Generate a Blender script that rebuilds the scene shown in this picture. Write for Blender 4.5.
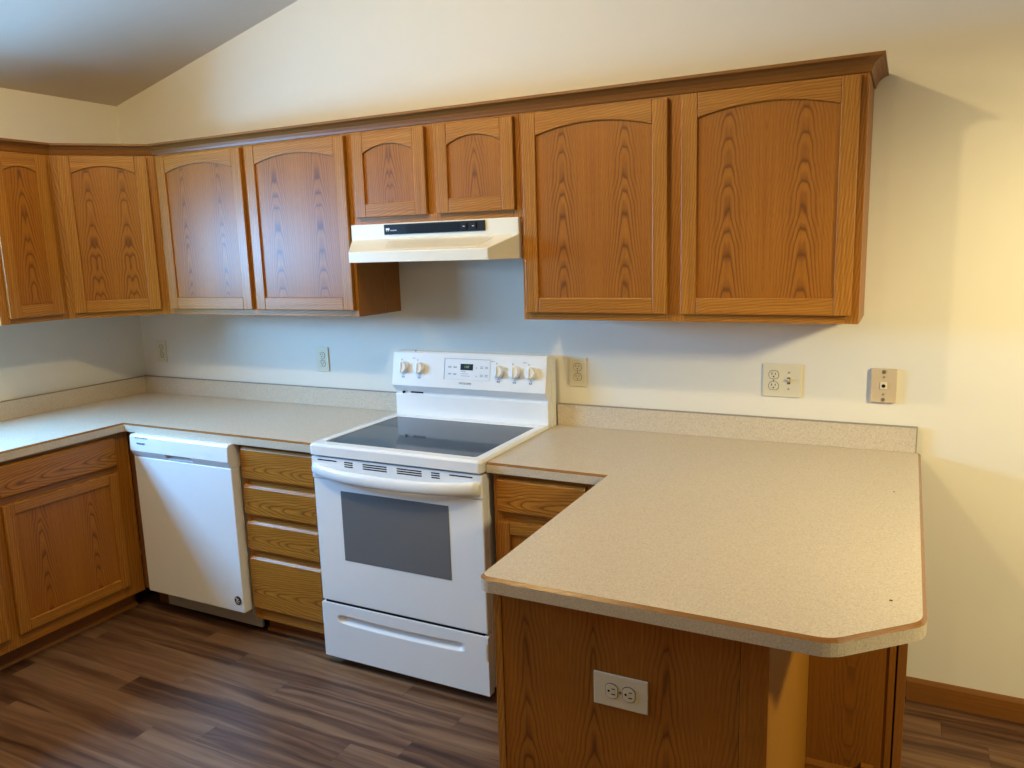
import bpy, bmesh, math, random
from math import radians, pi, sin, cos, sqrt
from mathutils import Vector, Matrix

random.seed(7)
for o in list(bpy.data.objects):
    bpy.data.objects.remove(o, do_unlink=True)
sc = bpy.context.scene
COL = sc.collection

# ------------------------------------------------------------------ camera
cam_data = bpy.data.cameras.new('camera')
cam_data.sensor_fit = 'HORIZONTAL'
cam_data.sensor_width = 36.0
cam_data.lens = 27.4635
cam_data.clip_start = 0.05
cam = bpy.data.objects.new('camera', cam_data)
cam.location = (3.79315, -2.93189, 1.64186)
cam.rotation_euler = (1.39886931, 0.02979169, 0.46606659)
COL.objects.link(cam)
sc.camera = cam

# ------------------------------------------------------------------ light
sc.view_settings.view_transform = 'Standard'
sc.view_settings.look = 'None'
sc.view_settings.exposure = 0.08
sc.view_settings.gamma = 1.0
sc.view_settings.use_curve_mapping = False

world = bpy.data.worlds.new('world')
sc.world = world
world.use_nodes = True
bg = world.node_tree.nodes['Background']
bg.inputs['Color'].default_value = (1.0, 0.80, 0.64, 1)
bg.inputs['Strength'].default_value = 0.11


def lamp(name, kind, loc, color, energy, **kw):
    d = bpy.data.lights.new(name, kind)
    d.color = color
    d.energy = energy
    rot = kw.pop('rot', (0, 0, 0))
    for k, v in kw.items():
        setattr(d, k, v)
    o = bpy.data.objects.new(name, d)
    o.location = loc
    o.rotation_euler = rot
    COL.objects.link(o)
    return o


# two warm kitchen lamps hanging just under the vaulted ceiling
lamp('kitchen_lamp_light', 'POINT', (2.33, -1.85, 2.88), (1.0, 0.76, 0.36), 52, shadow_soft_size=0.05)
lamp('ceiling_lamp_light', 'POINT', (1.30, -1.60, 2.66), (1.0, 0.80, 0.42), 18, shadow_soft_size=0.04)
# warm lamp right of the peninsula; cone shaped to keep the left cabinets dark
lamp('right_lamp_light', 'SPOT', (5.2, -1.5, 2.03), (1.0, 0.85, 0.45), 172, shadow_soft_size=0.10,
     rot=Vector((-0.20, 0.64, -0.84)).to_track_quat('-Z', 'Y').to_euler(), spot_size=radians(132), spot_blend=0.7)
# warm fill lamp added behind the camera, placed to match the door highlights
lamp('rear_fill_light', 'POINT', (2.75, -5.0, 2.05), (1.0, 0.72, 0.33), 30, shadow_soft_size=0.12)
# cool daylight coming in through the window over the sink
lamp('window_daylight', 'AREA', (-0.05, -1.645, 1.67), (0.18, 0.52, 1.0), 96, shape='RECTANGLE',
     size=0.42, size_y=1.15, rot=(0, radians(-70), 0), spread=radians(180))

# ------------------------------------------------------------------ materials
MATS = {}


def new_mat(name):
    m = bpy.data.materials.new(name)
    m.use_nodes = True
    nt = m.node_tree
    nt.nodes.clear()
    out = nt.nodes.new('ShaderNodeOutputMaterial')
    b = nt.nodes.new('ShaderNodeBsdfPrincipled')
    nt.links.new(b.outputs[0], out.inputs[0])
    MATS[name] = m
    return m, nt, b


class NT:
    """tiny helper to chain math nodes"""
    def __init__(self, nt):
        self.nt = nt

    def n(self, t, **kw):
        x = self.nt.nodes.new(t)
        for k, v in kw.items():
            setattr(x, k, v)
        return x

    def link(self, a, b):
        self.nt.links.new(a, b)

    def m(self, op, a, b=None, c=None):
        x = self.n('ShaderNodeMath', operation=op)
        for i, v in enumerate((a, b, c)):
            if v is None:
                continue
            if isinstance(v, (int, float)):
                x.inputs[i].default_value = v
            else:
                self.link(v, x.inputs[i])
        return x.outputs[0]

    def comb(self, x, y, z):
        c = self.n('ShaderNodeCombineXYZ')
        for i, v in enumerate((x, y, z)):
            if isinstance(v, (int, float)):
                c.inputs[i].default_value = v
            else:
                self.link(v, c.inputs[i])
        return c.outputs[0]

    def noise(self, vec, scale=1.0, detail=2.0, rough=0.5):
        x = self.n('ShaderNodeTexNoise')
        self.link(vec, x.inputs['Vector'])
        x.inputs['Scale'].default_value = scale
        x.inputs['Detail'].default_value = detail
        x.inputs['Roughness'].default_value = rough
        return x.outputs['Fac']

    def mix(self, fac, a, b, blend='MIX'):
        x = self.n('ShaderNodeMix', data_type='RGBA', blend_type=blend)
        for s, v in ((x.inputs[0], fac), (x.inputs[6], a), (x.inputs[7], b)):
            if isinstance(v, (int, float)):
                s.default_value = v
            elif isinstance(v, tuple):
                s.default_value = (*v, 1.0)
            else:
                self.link(v, s)
        return x.outputs[2]

    def ramp(self, fac, stops):
        r = self.n('ShaderNodeValToRGB')
        e = r.color_ramp.elements
        while len(e) < len(stops):
            e.new(0.5)
        for i, (p, c) in enumerate(stops):
            e[i].position = p
            e[i].color = (*c, 1) if len(c) == 3 else c
        self.link(fac, r.inputs[0])
        return r.outputs[0]

    def bump(self, h, strength, dist, target):
        b = self.n('ShaderNodeBump')
        b.inputs['Strength'].default_value = strength
        b.inputs['Distance'].default_value = dist
        self.link(h, b.inputs['Height'])
        self.link(b.outputs[0], target.inputs['Normal'])


def plain(name, color, rough=0.5, spec=0.5, coat=0.0, metallic=0.0, noise=0.0):
    m, nt, b = new_mat(name)
    k = NT(nt)
    b.inputs['Roughness'].default_value = rough
    b.inputs['Specular IOR Level'].default_value = spec
    b.inputs['Coat Weight'].default_value = coat
    b.inputs['Metallic'].default_value = metallic
    g = k.n('ShaderNodeNewGeometry')
    f = k.noise(g.outputs['Position'], 9.0, 3.0)
    d = tuple(c * (1 - max(noise, 0.03)) for c in color)
    k.link(k.mix(f, d, color), b.inputs['Base Color'])
    return m


def oak(name, light, mid, dark, rough=0.36, coat=0.0, GRAIN=0.75, LOW=0.25):
    m, nt, b = new_mat(name)
    k = NT(nt)
    uv = k.n('ShaderNodeUVMap')
    sp = k.n('ShaderNodeSeparateXYZ')
    k.link(uv.outputs[0], sp.inputs[0])
    u, v = sp.outputs[0], sp.outputs[1]
    # slow wobble of the grain
    w1 = k.noise(k.comb(k.m('MULTIPLY', u, 9.0), k.m('MULTIPLY', v, 1.9), 0.0), 1.0, 2.0, 0.45)
    w2 = k.noise(k.comb(k.m('MULTIPLY', u, 60.0), k.m('MULTIPLY', v, 14.0), 3.0), 1.0, 2.0)
    ud = k.m('ADD', u, k.m('MULTIPLY', k.m('SUBTRACT', w1, 0.5), 0.045))
    hyp = k.m('SQRT', k.m('ADD', k.m('MULTIPLY', ud, ud), 0.00030))
    # dense straight grain away from the centre, long pointed arches near it
    vw = k.noise(k.comb(k.m('MULTIPLY', u, 1.5), k.m('MULTIPLY', v, 5.0), 11.0), 1.0, 2.0, 0.6)
    f = k.m('SUBTRACT', k.m('MULTIPLY', v, 13.0), k.m('MULTIPLY', hyp, 105.0))
    f = k.m('ADD', f, k.m('MULTIPLY', w1, 2.0))
    f = k.m('ADD', f, k.m('MULTIPLY', vw, 3.2))
    f = k.m('ADD', f, k.m('MULTIPLY', w2, 0.30))
    fr = k.m('FRACT', f)
    # sawtooth: slow rise to a dark late-wood line, then a quick fall
    line = k.ramp(fr, [(0.0, (0.75,) * 3), (0.10, (0.12,) * 3), (0.45, (0.0,) * 3), (0.80, (0.45,) * 3), (0.95, (1.0,) * 3), (1.0, (0.85,) * 3)])
    big = k.noise(k.comb(k.m('MULTIPLY', u, 8.0), k.m('MULTIPLY', v, 1.0), 7.0), 1.0, 2.0)
    amp = k.ramp(k.m('ADD', k.m('MULTIPLY', k.m('ABSOLUTE', ud), -7.0), k.m('MULTIPLY', big, 1.3)), [(0.0, (LOW,) * 3), (0.55, (1.0,) * 3)])
    pores = k.noise(k.comb(k.m('MULTIPLY', u, 800.0), k.m('MULTIPLY', v, 30.0), 1.0), 1.0, 2.0, 0.6)
    pores = k.ramp(pores, [(0.36, (1.0,) * 3), (0.56, (0.0,) * 3)])
    streak = k.noise(k.comb(k.m('MULTIPLY', u, 150.0), k.m('MULTIPLY', v, 1.8), 4.0), 1.0, 2.0, 0.6)
    c = k.mix(k.ramp(streak, [(0.3, (0, 0, 0)), (0.7, (1, 1, 1))]), mid, light)
    c = k.mix(k.m('MULTIPLY', k.m('MULTIPLY', line, amp), GRAIN), c, dark)
    c = k.mix(k.m('MULTIPLY', pores, 0.22), c, dark)
    k.link(c, b.inputs['Base Color'])
    b.inputs['Roughness'].default_value = rough
    b.inputs['Specular IOR Level'].default_value = 0.36
    b.inputs['Coat Weight'].default_value = coat
    b.inputs['Coat Roughness'].default_value = 0.25
    h = k.m('ADD', k.m('MULTIPLY', pores, -0.6), k.m('MULTIPLY', line, -0.4))
    k.bump(h, 0.12, 0.001, b)
    return m


OAK = oak('honey_oak', (0.52, 0.222, 0.030), (0.34, 0.124, 0.013), (0.115, 0.032, 0.004), 0.36, GRAIN=0.85, LOW=0.6)
OAK_PANEL = oak('oak_panel_veneer', (0.41, 0.150, 0.014), (0.32, 0.107, 0.008), (0.095, 0.024, 0.003), 0.38, GRAIN=0.82)
OAK_CROWN = oak('oak_crown', (0.27, 0.108, 0.017), (0.21, 0.078, 0.012), (0.11, 0.036, 0.006), 0.4, GRAIN=0.4)
OAK_SIDE = oak('oak_side_veneer', (0.38, 0.150, 0.026), (0.31, 0.115, 0.019), (0.16, 0.052, 0.009), 0.42, GRAIN=0.6)
OAK_PLAIN = plain('oak_plain_ply', (0.34, 0.145, 0.012), 0.45, 0.4, noise=0.12)
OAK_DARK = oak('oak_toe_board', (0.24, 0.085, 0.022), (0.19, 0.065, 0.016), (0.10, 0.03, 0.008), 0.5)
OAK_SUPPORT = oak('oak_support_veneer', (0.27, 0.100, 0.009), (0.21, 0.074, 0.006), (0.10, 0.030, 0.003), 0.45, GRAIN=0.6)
BASE_OAK = oak('oak_baseboard', (0.27, 0.105, 0.018), (0.21, 0.078, 0.012), (0.11, 0.036, 0.006), 0.45, GRAIN=0.5)
EDGE_OAK = oak('oak_bevel_strip', (0.30, 0.135, 0.036), (0.22, 0.092, 0.024), (0.11, 0.042, 0.011), 0.22, GRAIN=0.5)

WALL = plain('cream_wall_paint', (0.80, 0.755, 0.66), 0.85, 0.2)
CEIL = plain('ceiling_paint', (0.72, 0.68, 0.60), 0.9, 0.1)
WHITE = plain('white_enamel', (0.86, 0.86, 0.86), 0.22, 0.5, coat=0.2)
WHITE_MATTE = plain('white_plastic', (0.84, 0.84, 0.83), 0.4)
GREY_PANEL = plain('grey_toe_panel', (0.42, 0.42, 0.41), 0.5)
ALMOND = plain('almond_enamel', (0.86, 0.82, 0.71), 0.35, 0.5)
ALMOND_IN = plain('almond_recess', (0.80, 0.74, 0.61), 0.35, 0.5)
IVORY = plain('ivory_plastic', (0.76, 0.68, 0.50), 0.4)
TAN = plain('tan_plastic', (0.62, 0.48, 0.31), 0.5)
BLACK = plain('black_plastic', (0.008, 0.008, 0.010), 0.5, 0.25)
DARKGAP = plain('dark_void', (0.012, 0.010, 0.009), 0.8, 0.1)
GLASS_TOP = plain('ceramic_glass', (0.012, 0.020, 0.032), 0.07, 0.26)
OVEN_GLASS = plain('oven_glass', (0.15, 0.155, 0.165), 0.22, 0.5)
GREY_INK = plain('grey_ink', (0.22, 0.23, 0.26), 0.6)
BLUE_GREY = plain('pale_panel_film', (0.80, 0.81, 0.83), 0.35)
METAL = plain('screw_metal', (0.35, 0.33, 0.28), 0.35, metallic=0.9)
HOLE = plain('slot_black', (0.015, 0.012, 0.010), 0.7, 0.1)
BROWN_HOLE = plain('brown_slot', (0.10, 0.06, 0.03), 0.7, 0.2)
BADGE = plain('badge_black', (0.03, 0.022, 0.02), 0.35)
CAULK = plain('grey_caulk', (0.30, 0.26, 0.22), 0.7)

m, nt, b = new_mat('clock_digits')
b.inputs['Base Color'].default_value = (0.1, 0.3, 0.1, 1)
b.inputs['Emission Color'].default_value = (0.7, 0.8, 0.4, 1)
b.inputs['Emission Strength'].default_value = 0.22
DIGITS = m


def laminate():
    m, nt, b = new_mat('speckled_laminate')
    k = NT(nt)
    g = k.n('ShaderNodeNewGeometry')
    n1 = k.noise(g.outputs['Position'], 260.0, 3.0, 0.7)
    n2 = k.noise(g.outputs['Position'], 620.0, 1.0, 0.5)
    n3 = k.noise(g.outputs['Position'], 2.5, 2.0, 0.5)
    c = k.ramp(n1, [(0.30, (0.42, 0.345, 0.25)), (0.47, (0.585, 0.50, 0.385)), (0.62, (0.65, 0.565, 0.445)), (0.8, (0.76, 0.69, 0.575))])
    c = k.mix(k.m('MULTIPLY', k.ramp(n2, [(0.60, (0, 0, 0)), (0.72, (1, 1, 1))]), 0.35), c, (0.30, 0.24, 0.18))
    c = k.mix(k.m('MULTIPLY', n3, 0.12), c, (0.40, 0.33, 0.25))
    k.link(c, b.inputs['Base Color'])
    b.inputs['Roughness'].default_value = 0.38
    b.inputs['Specular IOR Level'].default_value = 0.42
    return m


LAM = laminate()


def plank_floor():
    m, nt, b = new_mat('walnut_plank_vinyl')
    k = NT(nt)
    g = k.n('ShaderNodeNewGeometry')
    sp = k.n('ShaderNodeSeparateXYZ')
    k.link(g.outputs['Position'], sp.inputs[0])
    x, y = sp.outputs[0], sp.outputs[1]
    W = 0.105
    yr = k.m('DIVIDE', y, W)
    row = k.m('FLOOR', yr)
    wn = k.n('ShaderNodeTexWhiteNoise', noise_dimensions='1D')
    k.link(row, wn.inputs['W'])
    xo = k.m('DIVIDE', k.m('ADD', x, k.m('MULTIPLY', wn.outputs['Value'], 3.1)), 1.05)
    colm = k.m('FLOOR', xo)
    wn2 = k.n('ShaderNodeTexWhiteNoise', noise_dimensions='2D')
    k.link(k.comb(row, colm, 0.0), wn2.inputs['Vector'])
    tone = wn2.outputs['Value']
    seed = k.m('MULTIPLY', tone, 37.0)
    warp = k.noise(k.comb(k.m('MULTIPLY', x, 1.6), k.m('MULTIPLY', y, 9.0), seed), 1.0, 3.0)
    yy = k.m('ADD', y, k.m('MULTIPLY', k.m('SUBTRACT', warp, 0.5), 0.10))
    streak = k.noise(k.comb(k.m('MULTIPLY', x, 0.9), k.m('MULTIPLY', yy, 30.0), seed), 1.0, 4.0, 0.62)
    fine = k.noise(k.comb(k.m('MULTIPLY', x, 6.0), k.m('MULTIPLY', yy, 170.0), seed), 1.0, 2.0)
    c = k.ramp(k.m('ADD', k.m('ADD', k.m('MULTIPLY', k.m('SUBTRACT', streak, 0.5), 1.45), 0.48), k.m('MULTIPLY', k.m('SUBTRACT', tone, 0.5), 0.26)),
               [(0.16, (0.040, 0.015, 0.007)), (0.36, (0.105, 0.046, 0.022)), (0.54, (0.185, 0.096, 0.049)), (0.78, (0.27, 0.155, 0.084))])
    c = k.mix(k.m('MULTIPLY', fine, 0.35), c, (0.06, 0.028, 0.016))
    fy = k.m('FRACT', yr)
    fx = k.m('FRACT', xo)
    seam = k.m('MAXIMUM', k.m('LESS_THAN', fy, 0.018), k.m('LESS_THAN', fx, 0.0018))
    c = k.mix(k.m('MULTIPLY', seam, 0.45), c, (0.02, 0.01, 0.006))
    k.link(c, b.inputs['Base Color'])
    b.inputs['Roughness'].default_value = 0.42
    b.inputs['Specular IOR Level'].default_value = 0.4
    k.bump(fine, 0.05, 0.001, b)
    return m


FLOOR = plank_floor()

# ------------------------------------------------------------------ mesh building


def rnd(a, b):
    return random.uniform(a, b)


class MB:
    """collects shapes and links them as ONE mesh object"""
    def __init__(self):
        self.bm = bmesh.new()
        self.uv = self.bm.loops.layers.uv.new('UVMap')

    def face(self, pts, uvs=None, smooth=False):
        vs = [self.bm.verts.new(p) for p in pts]
        f = self.bm.faces.new(vs)
        f.smooth = smooth
        if uvs:
            for l, t in zip(f.loops, uvs):
                l[self.uv].uv = t
        return f

    def box(self, x0, x1, y0, y1, z0, z1, grain='z', uc=None, fold=None):
        """grain: axis that the wood grain follows; uc: across-grain position of the cathedral peak"""
        P = [(x, y, z) for x in (x0, x1) for y in (y0, y1) for z in (z0, z1)]
        vs = [self.bm.verts.new(p) for p in P]
        F = [(0, 1, 3, 2), (4, 6, 7, 5), (0, 4, 5, 1), (2, 3, 7, 6), (0, 2, 6, 4), (1, 5, 7, 3)]
        nax = [0, 0, 1, 1, 2, 2]
        gi = 'xyz'.index(grain)
        du, dv = (rnd(0.0, 0.30), rnd(0, 3)) if uc is None else (-uc, rnd(0, 3))
        for idx, ax in zip(F, nax):
            f = self.bm.faces.new([vs[i] for i in idx])
            others = [i for i in range(3) if i != ax]
            if gi in others:
                ui = [i for i in others if i != gi][0]
                vi = gi
            else:
                ui, vi = others
            for l in f.loops:
                l[self.uv].uv = (l.vert.co[ui] + du, l.vert.co[vi] + dv)
        return self

    def prism(self, poly, axis, a0, a1, smooth=False, grain_along=True, u0=None):
        """poly: 2D points in the plane normal to axis ('x': (y,z); 'y': (x,z); 'z': (x,y)), extruded a0..a1"""
        def P(p, a):
            return {'x': (a, p[0], p[1]), 'y': (p[0], a, p[1]), 'z': (p[0], p[1], a)}[axis]
        du, dv = rnd(0.1, 0.4) if u0 is None else u0, rnd(0, 3)
        n = len(poly)
        A = [self.bm.verts.new(P(p, a0)) for p in poly]
        B = [self.bm.verts.new(P(p, a1)) for p in poly]
        s = 0.0
        for i in range(n):
            j = (i + 1) % n
            d = (Vector(poly[j]) - Vector(poly[i])).length
            f = self.bm.faces.new([A[i], A[j], B[j], B[i]])
            f.smooth = smooth
            q = [(s, a0), (s + d, a0), (s + d, a1), (s, a1)]
            for l, t in zip(f.loops, q):
                l[self.uv].uv = (t[0] + du, t[1] + dv) if grain_along else (t[1] + du, t[0] + dv)
            s += d
        for ring in (A, B):
            f = self.bm.faces.new(ring)
            for l, p in zip(f.loops, poly):
                l[self.uv].uv = (p[0] + du, p[1] + dv)
        return self

    def cyl(self, c, r, h, axis='y', seg=20, r2=None, smooth=True):
        """cylinder / cone frustum from c along +axis by h"""
        r2 = r if r2 is None else r2
        def P(a, rr, t):
            ca, sa = cos(a) * rr, sin(a) * rr
            if axis == 'y':
                return (c[0] + ca, c[1] + t, c[2] + sa)
            if axis == 'z':
                return (c[0] + ca, c[1] + sa, c[2] + t)
            return (c[0] + t, c[1] + ca, c[2] + sa)
        A = [self.bm.verts.new(P(2 * pi * i / seg, r, 0)) for i in range(seg)]
        B = [self.bm.verts.new(P(2 * pi * i / seg, r2, h)) for i in range(seg)]
        for i in range(seg):
            j = (i + 1) % seg
            f = self.bm.faces.new([A[i], A[j], B[j], B[i]])
            f.smooth = smooth
        self.bm.faces.new(A)
        self.bm.faces.new(B)
        return self

    def sweep(self, path, section, closed_ends=True, smooth=True):
        """path: list of (point, right, up) ; section: list of 2D"""
        rings = []
        for p, r, u in path:
            rings.append([self.bm.verts.new(Vector(p) + Vector(r) * a + Vector(u) * b_) for a, b_ in section])
        n = len(section)
        s = 0
        for i in range(len(rings) - 1):
            for j in range(n):
                k = (j + 1) % n
                f = self.bm.faces.new([rings[i][j], rings[i][k], rings[i + 1][k], rings[i + 1][j]])
                f.smooth = smooth
        if closed_ends:
            self.bm.faces.new(rings[0])
            self.bm.faces.new(rings[-1])
        return self

    def build(self, name, mat, parent=None, bevel=0.0, seg=2, loc=None, rot=None):
        bmesh.ops.recalc_face_normals(self.bm, faces=self.bm.faces)
        me = bpy.data.meshes.new(name)
        self.bm.to_mesh(me)
        self.bm.free()
        me.materials.append(mat)
        o = bpy.data.objects.new(name, me)
        COL.objects.link(o)
        if parent is not None:
            o.parent = parent
        if loc is not None:
            o.location = loc
        if rot is not None:
            o.rotation_euler = rot
        if bevel:
            md = o.modifiers.new('bevel', 'BEVEL')
            md.width = bevel
            md.segments = seg
            md.limit_method = 'ANGLE'
            md.angle_limit = radians(40)
        return o


def thing(name, label, cat, loc=(0, 0, 0), rotz=0.0, group=None):
    o = bpy.data.objects.new(name, None)
    o.empty_display_size = 0.1
    o.location = loc
    o.rotation_euler = (0, 0, rotz)
    COL.objects.link(o)
    return tag(o, label, cat, group)


def tag(o, label, cat, group=None):
    o['label'] = label
    o['category'] = cat
    if group:
        o['group'] = group
    return o


def struct(name, mb, mat, **kw):
    o = mb.build(name, mat, **kw)
    o['kind'] = 'structure'
    return o


def text_mesh(name, txt, size, mat, parent, loc, rot, depth=0.0006, xs=1.0):
    cu = bpy.data.curves.new(name, 'FONT')
    cu.body = txt
    cu.size = size
    cu.align_x = 'CENTER'
    cu.align_y = 'CENTER'
    cu.extrude = depth
    tmp = bpy.data.objects.new(name, cu)
    COL.objects.link(tmp)
    dg = bpy.context.evaluated_depsgraph_get()
    me = bpy.data.meshes.new_from_object(tmp.evaluated_get(dg))
    bpy.data.objects.remove(tmp, do_unlink=True)
    me.materials.clear()
    me.materials.append(mat)
    o = bpy.data.objects.new(name, me)
    COL.objects.link(o)
    o.parent = parent
    o.location = loc
    o.rotation_euler = rot
    o.scale = (xs, 1, 1)
    return o


# ------------------------------------------------------------------ room shell
def ceil_z(x):
    return 2.444 + 0.252 * x


struct('floor', MB().box(-0.15, 8.2, -6.6, 0.0, -0.06, 0.0, 'x'), FLOOR)
struct('wall_back', MB().prism([(-0.15, 0.0), (8.2, 0.0), (8.2, ceil_z(3.9) - 0.252 * 4.3), (3.9, ceil_z(3.9)), (-0.15, ceil_z(-0.15))], 'y', 0.0, 0.12), WALL)
# left wall with the window opening
WY0, WY1, WZ0, WZ1 = -2.25, -1.04, 1.44, 1.90
mb = MB()
mb.box(-0.15, 0, WY1, 0.0, 0, 2.444)
mb.box(-0.15, 0, -6.6, WY0, 0, 2.444)
mb.box(-0.15, 0, WY0, WY1, 0, WZ0)
mb.box(-0.15, 0, WY0, WY1, WZ1, 2.444)
struct('wall_left', mb, WALL)
mb = MB()
mb.prism([(-0.15, ceil_z(-0.15)), (3.9, ceil_z(3.9)), (8.2, ceil_z(3.9) - 0.252 * 4.3), (8.2, ceil_z(3.9) - 0.252 * 4.3 + 0.1), (3.9, ceil_z(3.9) + 0.1), (-0.15, ceil_z(-0.15) + 0.1)], 'y', -6.6, 0.12)
struct('ceiling', mb, CEIL)

# window in the left wall, over the sink run
mb = MB()
T = 0.02
mb.box(-0.12, -0.07, WY0, WY0 + T, WZ0, WZ1)
mb.box(-0.12, -0.07, WY1 - T, WY1, WZ0, WZ1)
mb.box(-0.12, -0.07, WY0 + T, WY1 - T, WZ0, WZ0 + T, 'y')
mb.box(-0.12, -0.07, WY0 + T, WY1 - T, WZ1 - T, WZ1, 'y')
mb.box(-0.11, -0.08, (WY0 + WY1) / 2 - 0.02, (WY0 + WY1) / 2 + 0.02, WZ0 + T, WZ1 - T)
win = struct('window_1', mb, WHITE_MATTE, bevel=0.002)
mb = MB()
mb.box(0.0, 0.016, WY0 - 0.06, WY0, WZ0 - 0.06, WZ1 + 0.06)
mb.box(0.0, 0.016, WY1, WY1 + 0.06, WZ0 - 0.06, WZ1 + 0.06)
mb.box(0.0, 0.016, WY0, WY1, WZ0 - 0.06, WZ0, 'y')
mb.box(0.0, 0.016, WY0, WY1, WZ1, WZ1 + 0.06, 'y')
mb.build('window_casing', OAK, win, bevel=0.002)

# baseboard right of the peninsula
mb = MB()
mb.prism([(0, 0), (-0.013, 0), (-0.013, 0.07), (-0.007, 0.084), (0, 0.084)], 'x', 3.858, 8.2)
struct('baseboard_back', mb, BASE_OAK)

# ------------------------------------------------------------------ cabinet doors


def arch_h(t, rise):
    """height of a segmental arch over t in 0..1"""
    return rise * (1 - (2 * t - 1) ** 2)


def door(parent, x0, x1, z0, z1, yf, th=0.020, arch=0.032, stile=0.052, rail=0.054, top=0.078, fold=True, name='door'):
    """frame-and-panel door; front face at y=yf (local, viewer on -y).  yields door > door_panel"""
    yb = yf + th
    mb = MB()
    # stiles
    mb.box(x0, x0 + stile, yf, yb, z0, z1, 'z')
    mb.box(x1 - stile, x1, yf, yb, z0, z1, 'z')
    # bottom rail
    mb.box(x0 + stile, x1 - stile, yf + 0.0006, yb, z0, z0 + rail, 'x')
    # top rail, its lower edge an arch
    a, b_ = x0 + stile, x1 - stile
    N = 22 if arch else 1
    du, dv = rnd(0.05, 0.4), rnd(0, 3)
    lowz = z1 - top
    rows = []
    yt = yf + 0.0006
    for i in range(N + 1):
        t = i / N
        x = a + (b_ - a) * t
        zl = lowz + arch_h(t, arch)
        rows.append((x, zl))
    fv = [(mb.bm.verts.new((x, yt, zl)), mb.bm.verts.new((x, yt, z1)), mb.bm.verts.new((x, yb, zl)), mb.bm.verts.new((x, yb, z1))) for x, zl in rows]

    def put(vs):
        f = mb.bm.faces.new(vs)
        for l in f.loops:
            l[mb.uv].uv = (l.vert.co.z + du, l.vert.co.x + dv)
    for i in range(N):
        p, q = fv[i], fv[i + 1]
        put([p[0], q[0], q[1], p[1]])
        put([p[2], p[3], q[3], q[2]])
        put([p[0], p[2], q[2], q[0]])
        put([p[1], q[1], q[3], p[3]])
    put([fv[0][0], fv[0][1], fv[0][3], fv[0][2]])
    put([fv[-1][0], fv[-1][2], fv[-1][3], fv[-1][1]])
    d = mb.build(name, OAK, parent, bevel=0.0028)
    # recessed panel
    mb = MB()
    w = b_ - a
    yp = yf + 0.009
    xc = (a + b_) / 2
    vo = rnd(0, 3)
    uo = rnd(-0.01, 0.01)
    sgn = -1 if random.random() < 0.85 else 1
    M = 28
    fd = fold and w > 0.24
    e = 0.004

    def U(x):
        t = abs(x - xc)
        return (abs(t - w * 0.27) if fd else t) + uo
    prev = None
    for i in range(M + 1):
        t = i / M
        x = a - e + (w + 2 * e) * t
        zt = lowz + arch_h(t, arch) + e
        zb = z0 + rail - e
        cur = (mb.bm.verts.new((x, yp, zb)), mb.bm.verts.new((x, yp, zt)), mb.bm.verts.new((x, yb - 0.002, zb)), mb.bm.verts.new((x, yb - 0.002, zt)))
        if prev:
            f = mb.bm.faces.new([prev[0], cur[0], cur[1], prev[1]])
            for l in f.loops:
                l[mb.uv].uv = (U(l.vert.co.x), sgn * l.vert.co.z + vo)
            mb.bm.faces.new([prev[2], prev[3], cur[3], cur[2]])
            mb.bm.faces.new([prev[1], cur[1], cur[3], prev[3]])
            mb.bm.faces.new([prev[0], prev[2], cur[2], cur[0]])
        else:
            mb.bm.faces.new([cur[0], cur[1], cur[3], cur[2]])
        prev = cur
    mb.bm.faces.new([prev[0], prev[2], prev[3], prev[1]])
    mb.build('door_panel', OAK_PANEL, d)
    return d


def drawer_front(parent, x0, x1, z0, z1, yf, th=0.020, name='drawer'):
    """solid drawer front with a sloped finger edge along the top and bottom"""
    yb = yf + th
    c = 0.010
    mb = MB()
    prof = [(yb, z0 + 0.004), (yf + 0.006, z0), (yf, z0 + c), (yf, z1 - c), (yf + 0.009, z1), (yb, z1)]
    mb.prism(prof, 'x', x0, x1, grain_along=True, u0=-(0.027 + (z1 - z0 - 2 * c) * rnd(0.3, 0.7)))
    # cathedral figure on the front: move the peak to the middle of the height
    return mb.build(name, OAK, parent, bevel=0.0015)


def face_frame(parent, w, z0, z1, yf, th, stiles, rails):
    """stiles: list of (x0,x1); rails: list of (z0,z1,x0,x1)"""
    mb = MB()
    for a, b_ in stiles:
        mb.box(a, b_, yf, yf + th, z0, z1, 'z')
    for a, b_, xa, xb in rails:
        mb.box(xa, xb, yf + 0.0003, yf + th, a, b_, 'x')
    return mb.build('face_frame', OAK, parent, bevel=0.001)


def wall_cabinet(label, loc, rotz, w, h, doors, group=None, dep=0.305, arch=0.032, rail=0.054, name='wall_cabinet', extra_stile=None, hi_rail=0.012):
    """local frame: x along the front, back at y=0, front at y=-dep, z from 0"""
    t = thing(name, label, 'cabinet', loc, rotz, group)
    mb = MB()
    k = 0.013
    yb = -dep + 0.019
    mb.box(0, k, yb, -0.001, 0, h, 'z', uc=None)
    mb.box(w - k, w, yb, -0.001, 0, h, 'z', uc=None)
    mb.box(k, w - k, yb, -0.001, 0.012, 0.024, 'x')
    mb.box(k, w - k, yb, -0.001, h - 0.02, h, 'x')
    mb.box(k, w - k, -0.008, -0.001, 0.024, h - 0.02, 'z')
    mb.build('carcass', OAK_SIDE, t)
    st = [(0, 0.038), (w - 0.038, w)]
    for i in range(len(doors) - 1):
        st.append((doors[i][1] - 0.012, doors[i + 1][0] + 0.012))
    face_frame(t, w, 0, h, -dep, 0.019, st, [(0, 0.040, 0.038, w - 0.038), (h - 0.055, h, 0.038, w - 0.038)])
    for (a, b_, z0, z1) in doors:
        door(t, a, b_, z0, z1, -dep - 0.021, arch=arch, rail=rail)
    return t


UZ = 1.379
UH = 0.752       # box height; the crown sits across its top
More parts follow.
